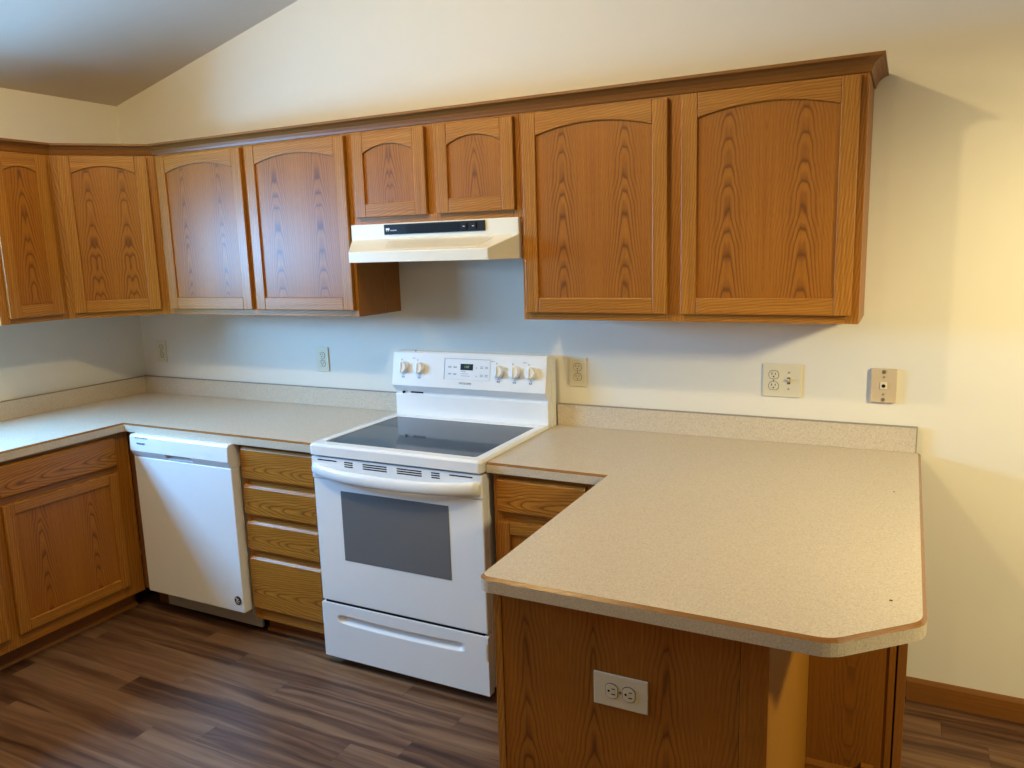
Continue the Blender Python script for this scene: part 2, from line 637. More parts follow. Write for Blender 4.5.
# wall cabinet on the left wall, by the window (local x runs along +y)
wall_cabinet('single-door oak wall cabinet on the left wall, cut by the photo edge', (0, -0.921, UZ), pi / 2, 0.310, UH,
             [(0.034, 0.282, 0.026, 0.734)], 'arched-door oak wall cabinets', arch=0.022)

# diagonal corner cabinet
tc = thing('corner_wall_cabinet', 'diagonal oak corner wall cabinet with one arched door, in the left wall corner', 'cabinet', (0, 0, UZ), 0, 'arched-door oak wall cabinets')
mb = MB()
mb.prism([(0.001, -0.001), (0.001, -0.609), (0.288, -0.609), (0.609, -0.288), (0.609, -0.001)], 'z', 0.006, UH, grain_along=False)
mb.build('carcass', OAK_SIDE, tc)
# its face is turned 45 degrees: build the front in a frame rotated about the face centre
fw = 0.4327
c45 = Vector((0.4575, -0.4575, 0))


def turn(o):
    o.matrix_parent_inverse = Matrix.Identity(4)
    o.rotation_euler = (0, 0, pi / 4)
    o.location = c45
    return o


ff = face_frame(tc, fw, 0, UH, 0.0, 0.019, [(-fw / 2, -fw / 2 + 0.034), (fw / 2 - 0.034, fw / 2)], [(0, 0.04, -fw / 2 + 0.034, fw / 2 - 0.034), (UH - 0.055, UH, -fw / 2 + 0.034, fw / 2 - 0.034)])
turn(ff)
dd = door(tc, -0.186, 0.186, 0.026, 0.734, -0.021)
turn(dd)

wall_cabinet('two-door oak wall cabinet left of the range hood', (0.611, 0, UZ), 0, 1.138, UH,
             [(0.036, 0.561, 0.027, 0.729), (0.589, 1.126, 0.027, 0.729)], 'arched-door oak wall cabinets')
wall_cabinet('short two-door oak wall cabinet above the range hood', (1.750, 0, 1.755), 0, 0.764, UH - 0.376,
             [(0.027, 0.369, 0.026, 0.353), (0.416, 0.747, 0.026, 0.353)], 'arched-door oak wall cabinets', arch=0.030)
wall_cabinet('large two-door oak wall cabinet right of the range hood', (2.515, 0, UZ), 0, 1.145, UH,
             [(0.018, 0.548, 0.027, 0.731), (0.594, 1.124, 0.027, 0.735)], 'arched-door oak wall cabinets', arch=0.030)

# crown moulding, one mitred run over all the wall cabinets
prof = [(0.0, 0.0), (0.004, 0.0), (0.006, 0.008), (0.012, 0.020), (0.024, 0.031), (0.034, 0.036), (0.040, 0.037), (0.040, 0.046), (0.0, 0.046)]
CZ = 2.119
path = [(0.306, -0.921), (0.306, -0.6105), (0.6105, -0.306), (3.661, -0.306), (3.661, -0.001)]


def normals(path):
    out = []
    for i, p in enumerate(path):
        ds = []
        if i > 0:
            ds.append((Vector(p) - Vector(path[i - 1])).normalized())
        if i < len(path) - 1:
            ds.append((Vector(path[i + 1]) - Vector(p)).normalized())
        ns = [Vector((d.y, -d.x)) for d in ds]
        if len(ns) == 1:
            out.append(ns[0])
        else:
            n = (ns[0] + ns[1])
            out.append(n / (1 + ns[0].dot(ns[1])))
    return out


mb = MB()
nrm = normals(path)
rings = []
for p, n in zip(path, nrm):
    rings.append([mb.bm.verts.new((p[0] + n.x * o_, p[1] + n.y * o_, CZ + z_)) for o_, z_ in prof])
acc = 0
for i in range(len(path) - 1):
    L = (Vector(path[i + 1]) - Vector(path[i])).length
    s = 0
    for j in range(len(prof)):
        k = (j + 1) % len(prof)
        d = (Vector(prof[k]) - Vector(prof[j])).length
        f = mb.bm.faces.new([rings[i][j], rings[i][k], rings[i + 1][k], rings[i + 1][j]])
        for l, t_ in zip(f.loops, [(s, acc), (s + d, acc), (s + d, acc + L), (s, acc + L)]):
            l[mb.uv].uv = (t_[0] + 0.2, t_[1])
        s += d
    acc += L
mb.bm.faces.new(rings[0])
mb.bm.faces.new(rings[-1])
o = mb.build('crown_molding', OAK_CROWN)
tag(o, 'dark oak crown molding running along the top of all the wall cabinets', 'molding')

# ------------------------------------------------------------------ range hood
hood = thing('range_hood', 'almond range hood under the short cabinet, above the range', 'range hood', (2.1345, 0, 1.605))
HW = 0.3795
HF = 0.310       # half width at the front lip
mb = MB()
# back box
mb.box(-HW, HW, -0.331, -0.001, 0.087, 0.149)
# tapered canopy: ring sections from the wall to the lip
secs = [(-0.001, HW, 0.0, 0.088), (-0.331, HW, 0.0, 0.088), (-0.445, HF, 0.0, 0.041)]
rings = []
for y, hw, zb, zt in secs:
    rings.append([mb.bm.verts.new(v) for v in ((-hw, y, zb), (hw, y, zb), (hw, y, zt), (-hw, y, zt))])
for i in range(2):
    a, b_ = rings[i], rings[i + 1]
    for j in range(4):
        if j == 0:
            continue      # open underneath
        k = (j + 1) % 4
        mb.bm.faces.new([a[j], a[k], b_[k], b_[j]])
mb.bm.faces.new(rings[2])
mb.bm.faces.new(rings[0])
mb.build('canopy', ALMOND, hood, bevel=0.003)
mb = MB()
mb.box(-HW + 0.006, HW - 0.006, -0.33, -0.004, 0.018, 0.024)
mb.box(-0.31, 0.31, -0.435, -0.33, 0.018, 0.024)
mb.build('filter_plate', GREY_PANEL, hood)
# recessed field on the sloping top of the canopy


def slope_z(y):
    return 0.088 + (-0.331 - y) / 0.114 * (-0.047)


mb = MB()
pts = []
for (x, y) in ((-0.185, -0.353), (0.285, -0.353), (0.255, -0.428), (-0.150, -0.428)):
    pts.append((x, y, slope_z(y) + 0.0012))
low = [(p[0], p[1], p[2] - 0.002) for p in pts]
mb.face(pts)
for i in range(4):
    j = (i + 1) % 4
    mb.face([pts[i], pts[j], low[j], low[i]])
mb.build('canopy_recess', ALMOND_IN, hood)
# black control strip
mb = MB()
mb.box(-0.213, 0.243, -0.337, -0.331, 0.105, 0.144)
strip = mb.build('control_strip', BLACK, hood, bevel=0.0015)
mb = MB()
for i in range(5):
    mb.box(-0.105, 0.135, -0.3385, -0.337, 0.110 + i * 0.006, 0.1125 + i * 0.006)
mb.build('vent_grille', DARKGAP, strip)
for x in (0.155, 0.195):
    mb = MB()
    mb.box(x - 0.012, x + 0.012, -0.3405, -0.337, 0.113, 0.136)
    sw = mb.build('rocker_switch', BLACK, strip, bevel=0.001)
    mb = MB()
    mb.box(x - 0.004, x + 0.004, -0.3412, -0.3403, 0.123, 0.1255)
    mb.build('switch_mark', WHITE_MATTE, sw)
mb = MB()
mb.box(-0.203, -0.186, -0.3378, -0.337, 0.122, 0.130)
mb.box(-0.2005, -0.198, -0.3382, -0.3376, 0.117, 0.130)
mb.box(-0.1915, -0.189, -0.3382, -0.3376, 0.117, 0.130)
for i in range(6):
    mb.box(-0.181 + i * 0.005, -0.178 + i * 0.005, -0.3378, -0.337, 0.1185, 0.1225)
mb.build('maker_mark', WHITE_MATTE, strip)

# ------------------------------------------------------------------ countertops
CT = 0.914


def outline_offset(poly, d):
    """offset a CCW polygon inwards by d"""
    n = len(poly)
    out = []
    for i in range(n):
        a, b_, c = Vector(poly[i - 1]), Vector(poly[i]), Vector(poly[(i + 1) % n])
        d1, d2 = (b_ - a).normalized(), (c - b_).normalized()
        n1, n2 = Vector((-d1.y, d1.x)), Vector((-d2.y, d2.x))
        nn = (n1 + n2) / (1 + n1.dot(n2))
        out.append(b_ + nn * d)
    return out


def countertop(name, label, outer, zb, flush):
    """outer CCW outline; flush: edge indices (i -> i+1) that butt a wall or appliance and keep a square edge"""
    t = thing(name, label, 'countertop')
    n = len(outer)
    bev = 0.008
    # inset only on exposed edges
    ds = [0.0 if i in flush else bev for i in range(n)]
    inner = []
    for i in range(n):
        a, b_, c = Vector(outer[i - 1]), Vector(outer[i]), Vector(outer[(i + 1) % n])
        d1, d2 = (b_ - a).normalized(), (c - b_).normalized()
        n1, n2 = Vector((-d1.y, d1.x)), Vector((-d2.y, d2.x))
        e1, e2 = ds[i - 1], ds[i]
        # intersection of the two shifted edges
        p, q = a + n1 * e1, b_ + n2 * e2
        cr = d1.x * d2.y - d1.y * d2.x
        if abs(cr) < 1e-5:
            inner.append(b_ + n1 * e1)
        else:
            s = ((q - p).x * d2.y - (q - p).y * d2.x) / cr
            inner.append(p + d1 * s)
    mb = MB()
    zt, zm = CT, CT - 0.007
    top = [mb.bm.verts.new((p.x, p.y, zt)) for p in inner]
    mb.bm.faces.new(top)
    mid = [mb.bm.verts.new((p[0], p[1], zm)) for p in outer]
    bot = [mb.bm.verts.new((p[0], p[1], zb)) for p in outer]
    for i in range(n):
        j = (i + 1) % n
        mb.bm.faces.new([bot[i], bot[j], mid[j], mid[i]])
    mb.bm.faces.new(bot[::-1])
    slab = mb.build('slab', LAM, t)
    mb = MB()
    s = 0
    for i in range(n):
        j = (i + 1) % n
        L = (Vector(outer[j]) - Vector(outer[i])).length
        pts = [(outer[i][0], outer[i][1], zm), (outer[j][0], outer[j][1], zm), (inner[j].x, inner[j].y, zt), (inner[i].x, inner[i].y, zt)]
        mb.face(pts, [(0.2, s), (0.2, s + L), (0.211, s + L), (0.211, s)])
        s += L
    mb.build('bevel_strip', EDGE_OAK, t)
    return t


def arc(cx, cy, r, a0, a1, n=6):
    return [(cx + r * cos(a0 + (a1 - a0) * i / n), cy + r * sin(a0 + (a1 - a0) * i / n)) for i in range(n + 1)]


# left L-shaped run (CCW)
LEND = -2.9
outerL = [(0.001, LEND), (0.643, LEND), (0.643, -0.643), (1.747, -0.643), (1.747, -0.001), (0.001, -0.001)]
tl = countertop('countertop', 'grey-beige speckled laminate L-shaped countertop in the left corner, over the dishwasher', outerL, 0.876, {0, 3, 4, 5})
mb = MB()
mb.box(0.001, 1.747, -0.021, -0.001, CT, 1.001, 'x')
mb.box(0.001, 0.021, LEND, -0.021, CT, 1.001, 'y')
bs = mb.build('backsplash', LAM, tl, bevel=0.0015)
mb = MB()
mb.box(0.021, 1.747, -0.0215, -0.001, 1.0011, 1.0032, 'x')
mb.box(0.001, 0.0215, LEND, -0.001, 1.0011, 1.0032, 'y')
mb.build('cap_seam', CAULK, bs)

# right run with the peninsula (CCW)
XL, XR, YF = 2.951, 3.858, -1.488
r = 0.03
outerR = [(2.517, -0.001), (2.517, -0.643), (XL, -0.643)]
outerR += arc(XL + r, YF + r, r, pi, 1.5 * pi)
ch0, ch1 = (3.700, YF), (XR, -1.340)
# softened chamfer corners


def soft(p, q, s, rr=0.03, n=4):
    p, q, s = Vector(p), Vector(q), Vector(s)
    a = q + (p - q).normalized() * rr
    c = q + (s - q).normalized() * rr
    out = []
    for i in range(n + 1):
        t_ = i / n
        out.append(tuple((1 - t_) ** 2 * a + 2 * t_ * (1 - t_) * q + t_ ** 2 * c))
    return out


outerR += soft((XL + r, YF), ch0, ch1)
outerR += soft(ch0, ch1, (XR, -0.1))
outerR += [(XR, -0.012), (XR - 0.008, -0.001)]
nR = len(outerR)
tr = countertop('countertop', 'beige speckled laminate peninsula countertop with a clipped corner, right of the range', outerR, 0.879, {0, nR - 1})
mb = MB()
mb.box(2.517, 3.842, -0.021, -0.001, CT, 1.001, 'x')
bs = mb.build('backsplash', LAM, tr, bevel=0.0015)
mb = MB()
mb.box(2.517, 3.8445, -0.0215, -0.001, 1.0011, 1.0032, 'x')
mb.box(3.8421, 3.8445, -0.0215, -0.001, CT + 0.0005, 1.0011, 'z')
mb.build('cap_seam', CAULK, bs)
for x, y, r_ in ((3.793, -1.265, 0.0035), (3.785, -0.50, 0.0030)):
    MB().cyl((x, y, CT), r_, 0.0006, 'z', 10).build('burn_speck', BROWN_HOLE, tr)

# ------------------------------------------------------------------ base cabinets


def base_cabinet(name, label, loc, rotz, w, fronts, stiles, rails, group='oak base cabinets', shoe=True, dep=0.61, toe=True):
    """fronts: list of ('door'|'drawer', x0,x1,z0,z1)"""
    t = thing(name, label, 'cabinet', loc, rotz, group)
    mb = MB()
    k = 0.016
    yb = -dep + 0.019
    mb.box(0, k, yb, -0.025, 0.10, 0.874, 'z')
    mb.box(w - k, w, yb, -0.025, 0.10, 0.874, 'z')
    mb.box(k, w - k, yb, -0.025, 0.10, 0.115, 'x')
    mb.box(k, w - k, -0.033, -0.025, 0.115, 0.874, 'z')
    mb.build('carcass', OAK_SIDE, t)
    face_frame(t, w, 0.09, 0.874, -dep, 0.019, stiles, rails)
    mb = MB()
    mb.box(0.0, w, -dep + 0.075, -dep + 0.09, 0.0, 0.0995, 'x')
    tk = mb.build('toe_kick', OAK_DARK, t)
    if shoe:
        mb = MB()
        y0 = -dep + 0.075
        q = [(y0, 0.0), (y0 - 0.014, 0.0)] + [(y0 - 0.014 * cos(a), 0.016 * sin(a)) for a in (0.4, 0.8, 1.2)] + [(y0, 0.016)]
        mb.prism(q, 'x', 0.0, w)
        mb.build('shoe_molding', OAK_SIDE, tk)
    # dark inside behind the gaps
    for kind, x0, x1, z0, z1 in fronts:
        if kind == 'door':
            door(t, x0, x1, z0, z1, -dep - 0.020, arch=0, stile=0.046, rail=0.046, top=0.044)
        else:
            drawer_front(t, x0, x1, z0, z1, -dep - 0.020)
    return t


# sink base on the left wall: local x runs along +y, so world y = loc.y + x
w = 1.165
base_cabinet('base_cabinet', 'shaded oak base cabinet on the left wall, a false drawer front over each door', (0, -1.772, 0), pi / 2, w,
             [('drawer', 0.569, 1.083, 0.720, 0.858), ('drawer', 0.020, 0.530, 0.720, 0.858),
              ('door', 0.569, 1.083, 0.147, 0.692), ('door', 0.008, 0.530, 0.147, 0.692)],
             [(0, 0.03), (0.515, 0.585), (1.065, w)],
             [(0.090, 0.165, 0.03, 1.065), (0.675, 0.735, 0.03, 1.065), (0.84, 0.874, 0.03, 1.065)])
# next unit along the left wall (outside the photo, holds the counter up)
base_cabinet('base_cabinet', 'oak base cabinet on the left wall, beyond the left photo edge', (0, -2.87, 0), pi / 2, 1.095,
             [('drawer', 0.03, 0.53, 0.720, 0.858), ('drawer', 0.565, 1.065, 0.720, 0.858), ('door', 0.03, 0.53, 0.147, 0.692), ('door', 0.565, 1.065, 0.147, 0.692)],
             [(0, 0.04), (0.515, 0.58), (1.055, 1.095)],
             [(0.090, 0.165, 0.04, 1.055), (0.675, 0.735, 0.04, 1.055), (0.84, 0.874, 0.04, 1.055)])
# corner filler beside the dishwasher
mb = MB()
mb.box(0.612, 0.700, -0.604, -0.588, 0.10, 0.874, 'z')
mb.box(0.612, 0.700, -0.535, -0.520, 0.0, 0.0995, 'x')
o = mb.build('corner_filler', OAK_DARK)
tag(o, 'narrow oak filler strip in the inside corner, left edge of the dishwasher', 'filler strip')

# drawer base
w = 0.424
base_cabinet('drawer_cabinet', 'oak base cabinet with four drawers between dishwasher and range', (1.322, 0, 0), 0, w,
             [('drawer', 0.016, 0.401, 0.722, 0.861), ('drawer', 0.016, 0.401, 0.566, 0.698),
              ('drawer', 0.016, 0.401, 0.408, 0.540), ('drawer', 0.016, 0.401, 0.143, 0.381)],
             [(0, 0.034), (w - 0.034, w)],
             [(0.090, 0.160, 0.034, w - 0.034), (0.365, 0.425, 0.034, w - 0.034), (0.525, 0.58, 0.034, w - 0.034), (0.685, 0.735, 0.034, w - 0.034), (0.845, 0.874, 0.034, w - 0.034)])

# base right of the range
w = 0.452
base_cabinet('base_cabinet', 'oak base cabinet with one drawer over a door, just right of the range', (2.526, 0, 0), 0, w,
             [('drawer', 0.022, 0.352, 0.732, 0.860), ('door', 0.022, 0.352, 0.147, 0.702)],
             [(0, 0.034), (0.34, w)],
             [(0.090, 0.160, 0.034, 0.34), (0.690, 0.745, 0.034, 0.34), (0.845, 0.874, 0.034, 0.34)])

# peninsula base: box with a veneered end panel to the room
pen = thing('peninsula_cabinet', 'oak peninsula base cabinet with veneered end panel, under the clipped-corner countertop', 'cabinet', (0, 0, 0), 0)
PX0, PX1, PY0, PY1 = 2.966, 3.5845, -1.436, -0.612
mb = MB()
mb.box(PX0 + 0.02, PX1 - 0.006, PY0 + 0.012, PY1, 0.10, 0.876, 'z')
mb.box(PX0 + 0.075, PX1 - 0.006, PY0 + 0.012, PY1, 0.0, 0.10, 'y')
mb.build('carcass', OAK_SIDE, pen)
# face frame on the kitchen side
mb = MB()
mb.box(PX0, PX0 + 0.02, PY0 - 0.002, PY0 + 0.040, 0.0, 0.876, 'z')
mb.box(PX0, PX0 + 0.02, PY1 - 0.04, PY1, 0.10, 0.876, 'z')
mb.box(PX0, PX0 + 0.02, PY0 + 0.04, PY1 - 0.04, 0.10, 0.16, 'y')
mb.box(PX0, PX0 + 0.02, PY0 + 0.04, PY1 - 0.04, 0.845, 0.876, 'y')
mb.build('face_frame', OAK, pen, bevel=0.001)
hld = bpy.data.objects.new('door_mount', None)
bpy.data.objects.remove(hld)
dk = door(pen, 0.0, 0.70, 0.147, 0.86, -0.012, arch=0, stile=0.05, rail=0.05, top=0.05)
dk.rotation_euler = (0, 0, -pi / 2)
dk.location = (PX0, PY1 - 0.05, 0)
# end panel with repeating cathedral veneer
mb = MB()
N = 48
xa, xb = PX0 + 0.021, 3.528
prev = None
for i in range(N + 1):
    x = xa + (xb - xa) * i / N
    cur = (mb.bm.verts.new((x, PY0, 0.0)), mb.bm.verts.new((x, PY0, 0.876)), mb.bm.verts.new((x, PY0 + 0.011, 0.0)), mb.bm.verts.new((x, PY0 + 0.011, 0.876)))
    if prev:
        f = mb.bm.faces.new([prev[0], cur[0], cur[1], prev[1]])
        for l in f.loops:
            tt = ((l.vert.co.x - xa) - 0.06) / 0.165
            uu = abs((tt % 1.0) - 0.5) * 0.165
            sg = -1
            l[mb.uv].uv = (0.083 - uu, sg * l.vert.co.z * 0.8 + 0.43)
        mb.bm.faces.new([prev[2], prev[3], cur[3], cur[2]])
        mb.bm.faces.new([prev[1], cur[1], cur[3], prev[3]])
        mb.bm.faces.new([prev[0], prev[2], cur[2], cur[0]])
    else:
        mb.bm.faces.new([cur[0], cur[1], cur[3], cur[2]])
    prev = cur
mb.bm.faces.new([prev[0], prev[2], prev[3], prev[1]])
mb.build('end_panel', OAK_PANEL, pen)
mb = MB()
mb.box(3.529, PX1, PY0 - 0.002, PY0 + 0.012, 0.0, 0.876, 'z')
mb.build('corner_stile', OAK_PANEL, pen, bevel=0.001)
mb = MB()
mb.box(PX1 - 0.006, PX1, PY0 + 0.0125, PY1, 0.0, 0.876, 'z')
mb.build('side_panel', OAK_PLAIN, pen, bevel=0.0005)

# support wall panel under the overhang, square to the back wall
sup = thing('support_panel', 'oak support panel under the counter overhang at the far right, near the back wall', 'panel', (0, 0, 0))
mb = MB()
N = 12
xa, xb = PX1 + 0.001, 3.797
prev = None
for i in range(N + 1):
    x = xa + (xb - xa) * i / N
    cur = (mb.bm.verts.new((x, -0.632, 0.0)), mb.bm.verts.new((x, -0.632, 0.876)), mb.bm.verts.new((x, -0.622, 0.0)), mb.bm.verts.new((x, -0.622, 0.876)))
    if prev:
        f = mb.bm.faces.new([prev[0], cur[0], cur[1], prev[1]])
        for l in f.loops:
            l[mb.uv].uv = (abs(l.vert.co.x - xa - 0.115), l.vert.co.z * 0.9 + 1.3)
        mb.bm.faces.new([prev[2], prev[3], cur[3], cur[2]])
        mb.bm.faces.new([prev[1], cur[1], cur[3], prev[3]])
        mb.bm.faces.new([prev[0], prev[2], cur[2], cur[0]])
    else:
        mb.bm.faces.new([cur[0], cur[1], cur[3], cur[2]])
    prev = cur
mb.bm.faces.new([prev[0], prev[2], prev[3], prev[1]])
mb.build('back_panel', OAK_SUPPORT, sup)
mb = MB()
mb.box(3.797, 3.814, -0.637, -0.622, 0.0, 0.876, 'z')
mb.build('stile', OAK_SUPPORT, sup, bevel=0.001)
mb = MB()
mb.box(3.8185, 3.842, -0.640, -0.0305, 0.0, 0.876, 'z')
mb.box(3.812, 3.8185, -0.618, -0.0305, 0.0, 0.876, 'z')
mb.build('end_board', BASE_OAK, sup, bevel=0.0015)
mb = MB()
mb.prism([(-0.632, 0), (-0.644, 0), (-0.644, 0.080), (-0.638, 0.092), (-0.632, 0.092)], 'x', PX1 + 0.001, 3.725)
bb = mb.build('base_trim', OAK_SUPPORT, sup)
mb = MB()
mb.box(3.738, 3.772, -0.652, -0.632, 0.0, 0.118, 'z')
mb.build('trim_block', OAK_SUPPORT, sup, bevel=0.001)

# ------------------------------------------------------------------ dishwasher
dw = thing('dishwasher', 'white built-in dishwasher under the counter, between corner and drawer cabinet', 'dishwasher', (1.014, 0, 0))
H = 0.2985
mb = MB()
mb.box(-0.294, 0.294, -0.606, -0.03, 0.10, 0.868)
mb.build('tub', GREY_PANEL, dw)
mb = MB()
mb.box(-H, H, -0.662, -0.612, 0.128, 0.772)
dp = mb.build('door', WHITE, dw, bevel=0.004, seg=3)
full = [(-0.606, 0.772), (-0.660, 0.772), (-0.676, 0.803), (-0.673, 0.866), (-0.666, 0.875), (-0.606, 0.875)]
notch = [(-0.606, 0.772), (-0.660, 0.772), (-0.664, 0.7795), (-0.644, 0.7835), (-0.644, 0.798), (-0.6755, 0.8015), (-0.676, 0.803), (-0.673, 0.866), (-0.666, 0.875), (-0.606, 0.875)]
mb = MB()
rows = [(-H, full), (-0.082, full), (-0.082, notch), (0.082, notch), (0.082, full), (H, full)]
for (xa, pa), (xb, pb) in zip(rows[:-1], rows[1:]):
    if xa == xb:
        mb.face([(xa, -0.664, 0.7795), (xa, -0.644, 0.7835), (xa, -0.644, 0.798), (xa, -0.6755, 0.8015)])
        continue
    for i in range(len(pa)):
        j = (i + 1) % len(pa)
        mb.face([(xa, *pa[i]), (xa, *pa[j]), (xb, *pb[j]), (xb, *pb[i])])
for x in (-H, H):
    mb.face([(x, *p) for p in full])
bmesh.ops.remove_doubles(mb.bm, verts=mb.bm.verts, dist=0.0001)
cp = mb.build('control_panel', WHITE, dw, bevel=0.0015)
mb = MB()
for i in range(5):
    mb.box(-0.262 + i * 0.017, -0.250 + i * 0.017, -0.675, -0.672, 0.8615, 0.8650)
mb.build('vent_slot', GREY_INK, cp)
text_mesh('brand_lettering', 'FRIGIDAIRE', 0.0105, GREY_INK, cp, (-0.226, -0.6762, 0.838), (pi / 2, 0, 0))
mb = MB()
for x in (0.052, 0.062):
    mb.box(x, x + 0.007, -0.6760, -0.6745, 0.826, 0.829)
mb.build('button_mark', BLUE_GREY, cp)
for i in range(5):
    mb = MB()
    mb.box(0.12 + i * 0.021, 0.133 + i * 0.021, -0.6760, -0.6745, 0.824, 0.8275)
    mb.box(0.12 + i * 0.021, 0.128 + i * 0.021, -0.6760, -0.6745, 0.832, 0.834)
    mb.build('button_mark', BLUE_GREY, cp)
mb = MB()
mb.cyl((0.268, -0.6645, 0.183), 0.0195, 0.0025, 'y', 28)
bd = mb.build('badge', BADGE, dp)
mb = MB()
for zz, xo in ((0.191, 0.264), (0.183, 0.270), (0.175, 0.266)):
    pts = [((xo - 0.010 + 0.02 * i / 8), -0.6652, zz + 0.0028 * sin(i / 8 * 2 * pi)) for i in range(9)]
    mb.sweep([(p, (0, 1, 0), (0, 0, 1)) for p in pts], [(-0.0006, -0.0012), (0.0006, -0.0012), (0.0006, 0.0012), (-0.0006, 0.0012)])
mb.build('badge_script', IVORY, bd)
mb = MB()
mb.box(-0.292, 0.302, -0.572, -0.556, 0.022, 0.108)
mb.build('kick_plate', GREY_PANEL, dw, bevel=0.003)
for x in (-0.25, 0.25):
    MB().cyl((x, -0.50, 0.0), 0.016, 0.10, 'z', 12).build('levelling_foot', BLACK, dw)

# ------------------------------------------------------------------ range
rg = thing('range', 'white electric range with a black glass cooktop, under the range hood', 'range', (2.1335, 0, 0))
RW = 0.378
mb = MB()
mb.box(-RW + 0.004, RW - 0.004, -0.618, -0.030, 0.048, 0.878)
mb.box(-RW + 0.001, RW - 0.001, -0.628, -0.612, 0.055, 0.874)
mb.build('body', ALMOND if False else WHITE, rg, bevel=0.003)
for x in (-0.32, 0.32):
    for y in (-0.58, -0.08):
        MB().cyl((x, y, 0.0), 0.022, 0.05, 'z', 16).build('levelling_foot', BLACK, rg)
# cooktop frame: rim ring with the glass set in it
mb = MB()
zt = 0.926
# one ring, so the rim is seamless


def rrect(x0, x1, y0, y1, r_, n=5):
    return arc(x1 - r_, y1 - r_, r_, 0, pi / 2, n) + arc(x0 + r_, y1 - r_, r_, pi / 2, pi, n) + arc(x0 + r_, y0 + r_, r_, pi, 1.5 * pi, n) + arc(x1 - r_, y0 + r_, r_, 1.5 * pi, 2 * pi, n)


oo = rrect(-0.3795, 0.3795, -0.676, -0.085, 0.014)
o2 = rrect(-0.372, 0.372, -0.668, -0.087, 0.012)
ii = rrect(-0.337, 0.337, -0.630, -0.142, 0.014)
lv = [(oo, 0.880), (oo, 0.918), (o2, zt), (ii, zt), (ii, 0.905)]
rings = [[mb.bm.verts.new((p[0], p[1], z)) for p in ring] for ring, z in lv]
n = len(oo)
for a, b_ in zip(rings[:-1], rings[1:]):
    for i in range(n):
        j = (i + 1) % n
        f = mb.bm.faces.new([a[i], a[j], b_[j], b_[i]])
for i in range(n):
    j = (i + 1) % n
    mb.bm.faces.new([rings[-1][i], rings[-1][j], rings[0][j], rings[0][i]])
ck = mb.build('cooktop', WHITE, rg, bevel=0.003, seg=3)
mb = MB()
gg = rrect(-0.3365, 0.3365, -0.6295, -0.1425, 0.014)
mb.prism([(p[0], p[1]) for p in gg], 'z', 0.906, 0.9235)
mb.build('glass_top', GLASS_TOP, ck)
# dark slot between cooktop and door
mb = MB()
mb.box(-0.366, 0.370, -0.652, -0.626, 0.8745, 0.8800)
mb.build('vent_gap', DARKGAP, rg)
# oven door
mb = MB()
mb.box(-RW + 0.001, RW - 0.001, -0.664, -0.630, 0.281, 0.785)
mb.box(-RW - 0.001, RW + 0.001, -0.668, -0.630, 0.785, 0.873)
od = mb.build('oven_door', WHITE, rg, bevel=0.005, seg=3)
mb = MB()
mb.box(-0.247, 0.235, -0.6655, -0.655, 0.464, 0.745)
ow = mb.build('door_window', OVEN_GLASS, od)
# bowed handle
pts = []
n = 26
for i in range(n + 1):
    t = -1 + 2 * i / n
    x = 0.368 * t
    y = -0.664 - 0.044 * (1 - abs(t) ** 3)
    z = 0.824 - 0.012 * (1 - t * t)
    d = Vector((1, 0.3 * abs(t) ** 4 * (1 if t > 0 else -1), 0)).normalized()
    pts.append(((x, y, z), (d.y, -d.x, 0), (0, 0, 1)))
sec = [(0.013 * cos(a), 0.0245 * sin(a)) for a in [2 * pi * i / 16 for i in range(16)]]
mb = MB().sweep(pts, sec)
mb.build('door_handle', WHITE, od)
# vent slots above the handle
mb = MB()
yv0, yv1 = -0.6686, -0.660
for x0, x1, rows in ((-0.346, -0.254, 1), (-0.217, -0.178, 3), (-0.131, -0.022, 3), (0.023, 0.131, 3), (0.172, 0.207, 3), (0.248, 0.341, 1)):
    for q in range(rows):
        mb.box(x0, x1, yv0, yv1, 0.8600 - q * 0.0085, 0.8645 - q * 0.0085)
mb.build('vent_slots', HOLE, od)
# storage drawer with a scooped pull
mb = MB()
NX, NZ = 64, 26
x0, x1, z0, z1 = -RW, RW, 0.042, 0.271


def dent(x, z):
    # rounded slot, a little bowed
    cx0, cx1, hz = -0.275, 0.255, 0.017
    zc = 0.212 - 0.006 * (1 - ((x + 0.01) / 0.27) ** 2)
    dx = max(cx0 - x, 0, x - cx1)
    q = sqrt(dx * dx + (z - zc) ** 2) / hz
    if q >= 1:
        return 0.0
    depth = 0.016 * min(1.0, (1 - q) / 0.45)
    return depth


xs = [x0 + (x1 - x0) * i / NX for i in range(NX + 1)]
zs = [z0, z0 + 0.004, 0.08, 0.12, 0.16, 0.178] + [0.180 + 0.056 * i / 20 for i in range(21)] + [0.245, 0.258, z1 - 0.004, z1]
g = [[mb.bm.verts.new((x, -0.668 + dent(x, z), z)) for z in zs] for x in xs]
for i in range(NX):
    for j in range(len(zs) - 1):
        f = mb.bm.faces.new([g[i][j], g[i + 1][j], g[i + 1][j + 1], g[i][j + 1]])
        f.smooth = 0.17 < zs[j] < 0.245
back = [mb.bm.verts.new(v) for v in ((x0, -0.632, z0), (x1, -0.632, z0), (x1, -0.632, z1), (x0, -0.632, z1))]
mb.bm.faces.new([g[i][0] for i in range(NX + 1)] + [back[1], back[0]])
mb.bm.faces.new([g[i][-1] for i in range(NX + 1)] + [back[2], back[3]])
mb.bm.faces.new([g[0][j] for j in range(len(zs))] + [back[3], back[0]])
mb.bm.faces.new([g[-1][j] for j in range(len(zs))] + [back[2], back[1]])
mb.bm.faces.new(back)
mb.build('storage_drawer', WHITE, rg)
mb = MB()
mb.box(-0.362, 0.362, -0.66, -0.636, 0.2715, 0.2805)
mb.build('drawer_gap', DARKGAP, rg)

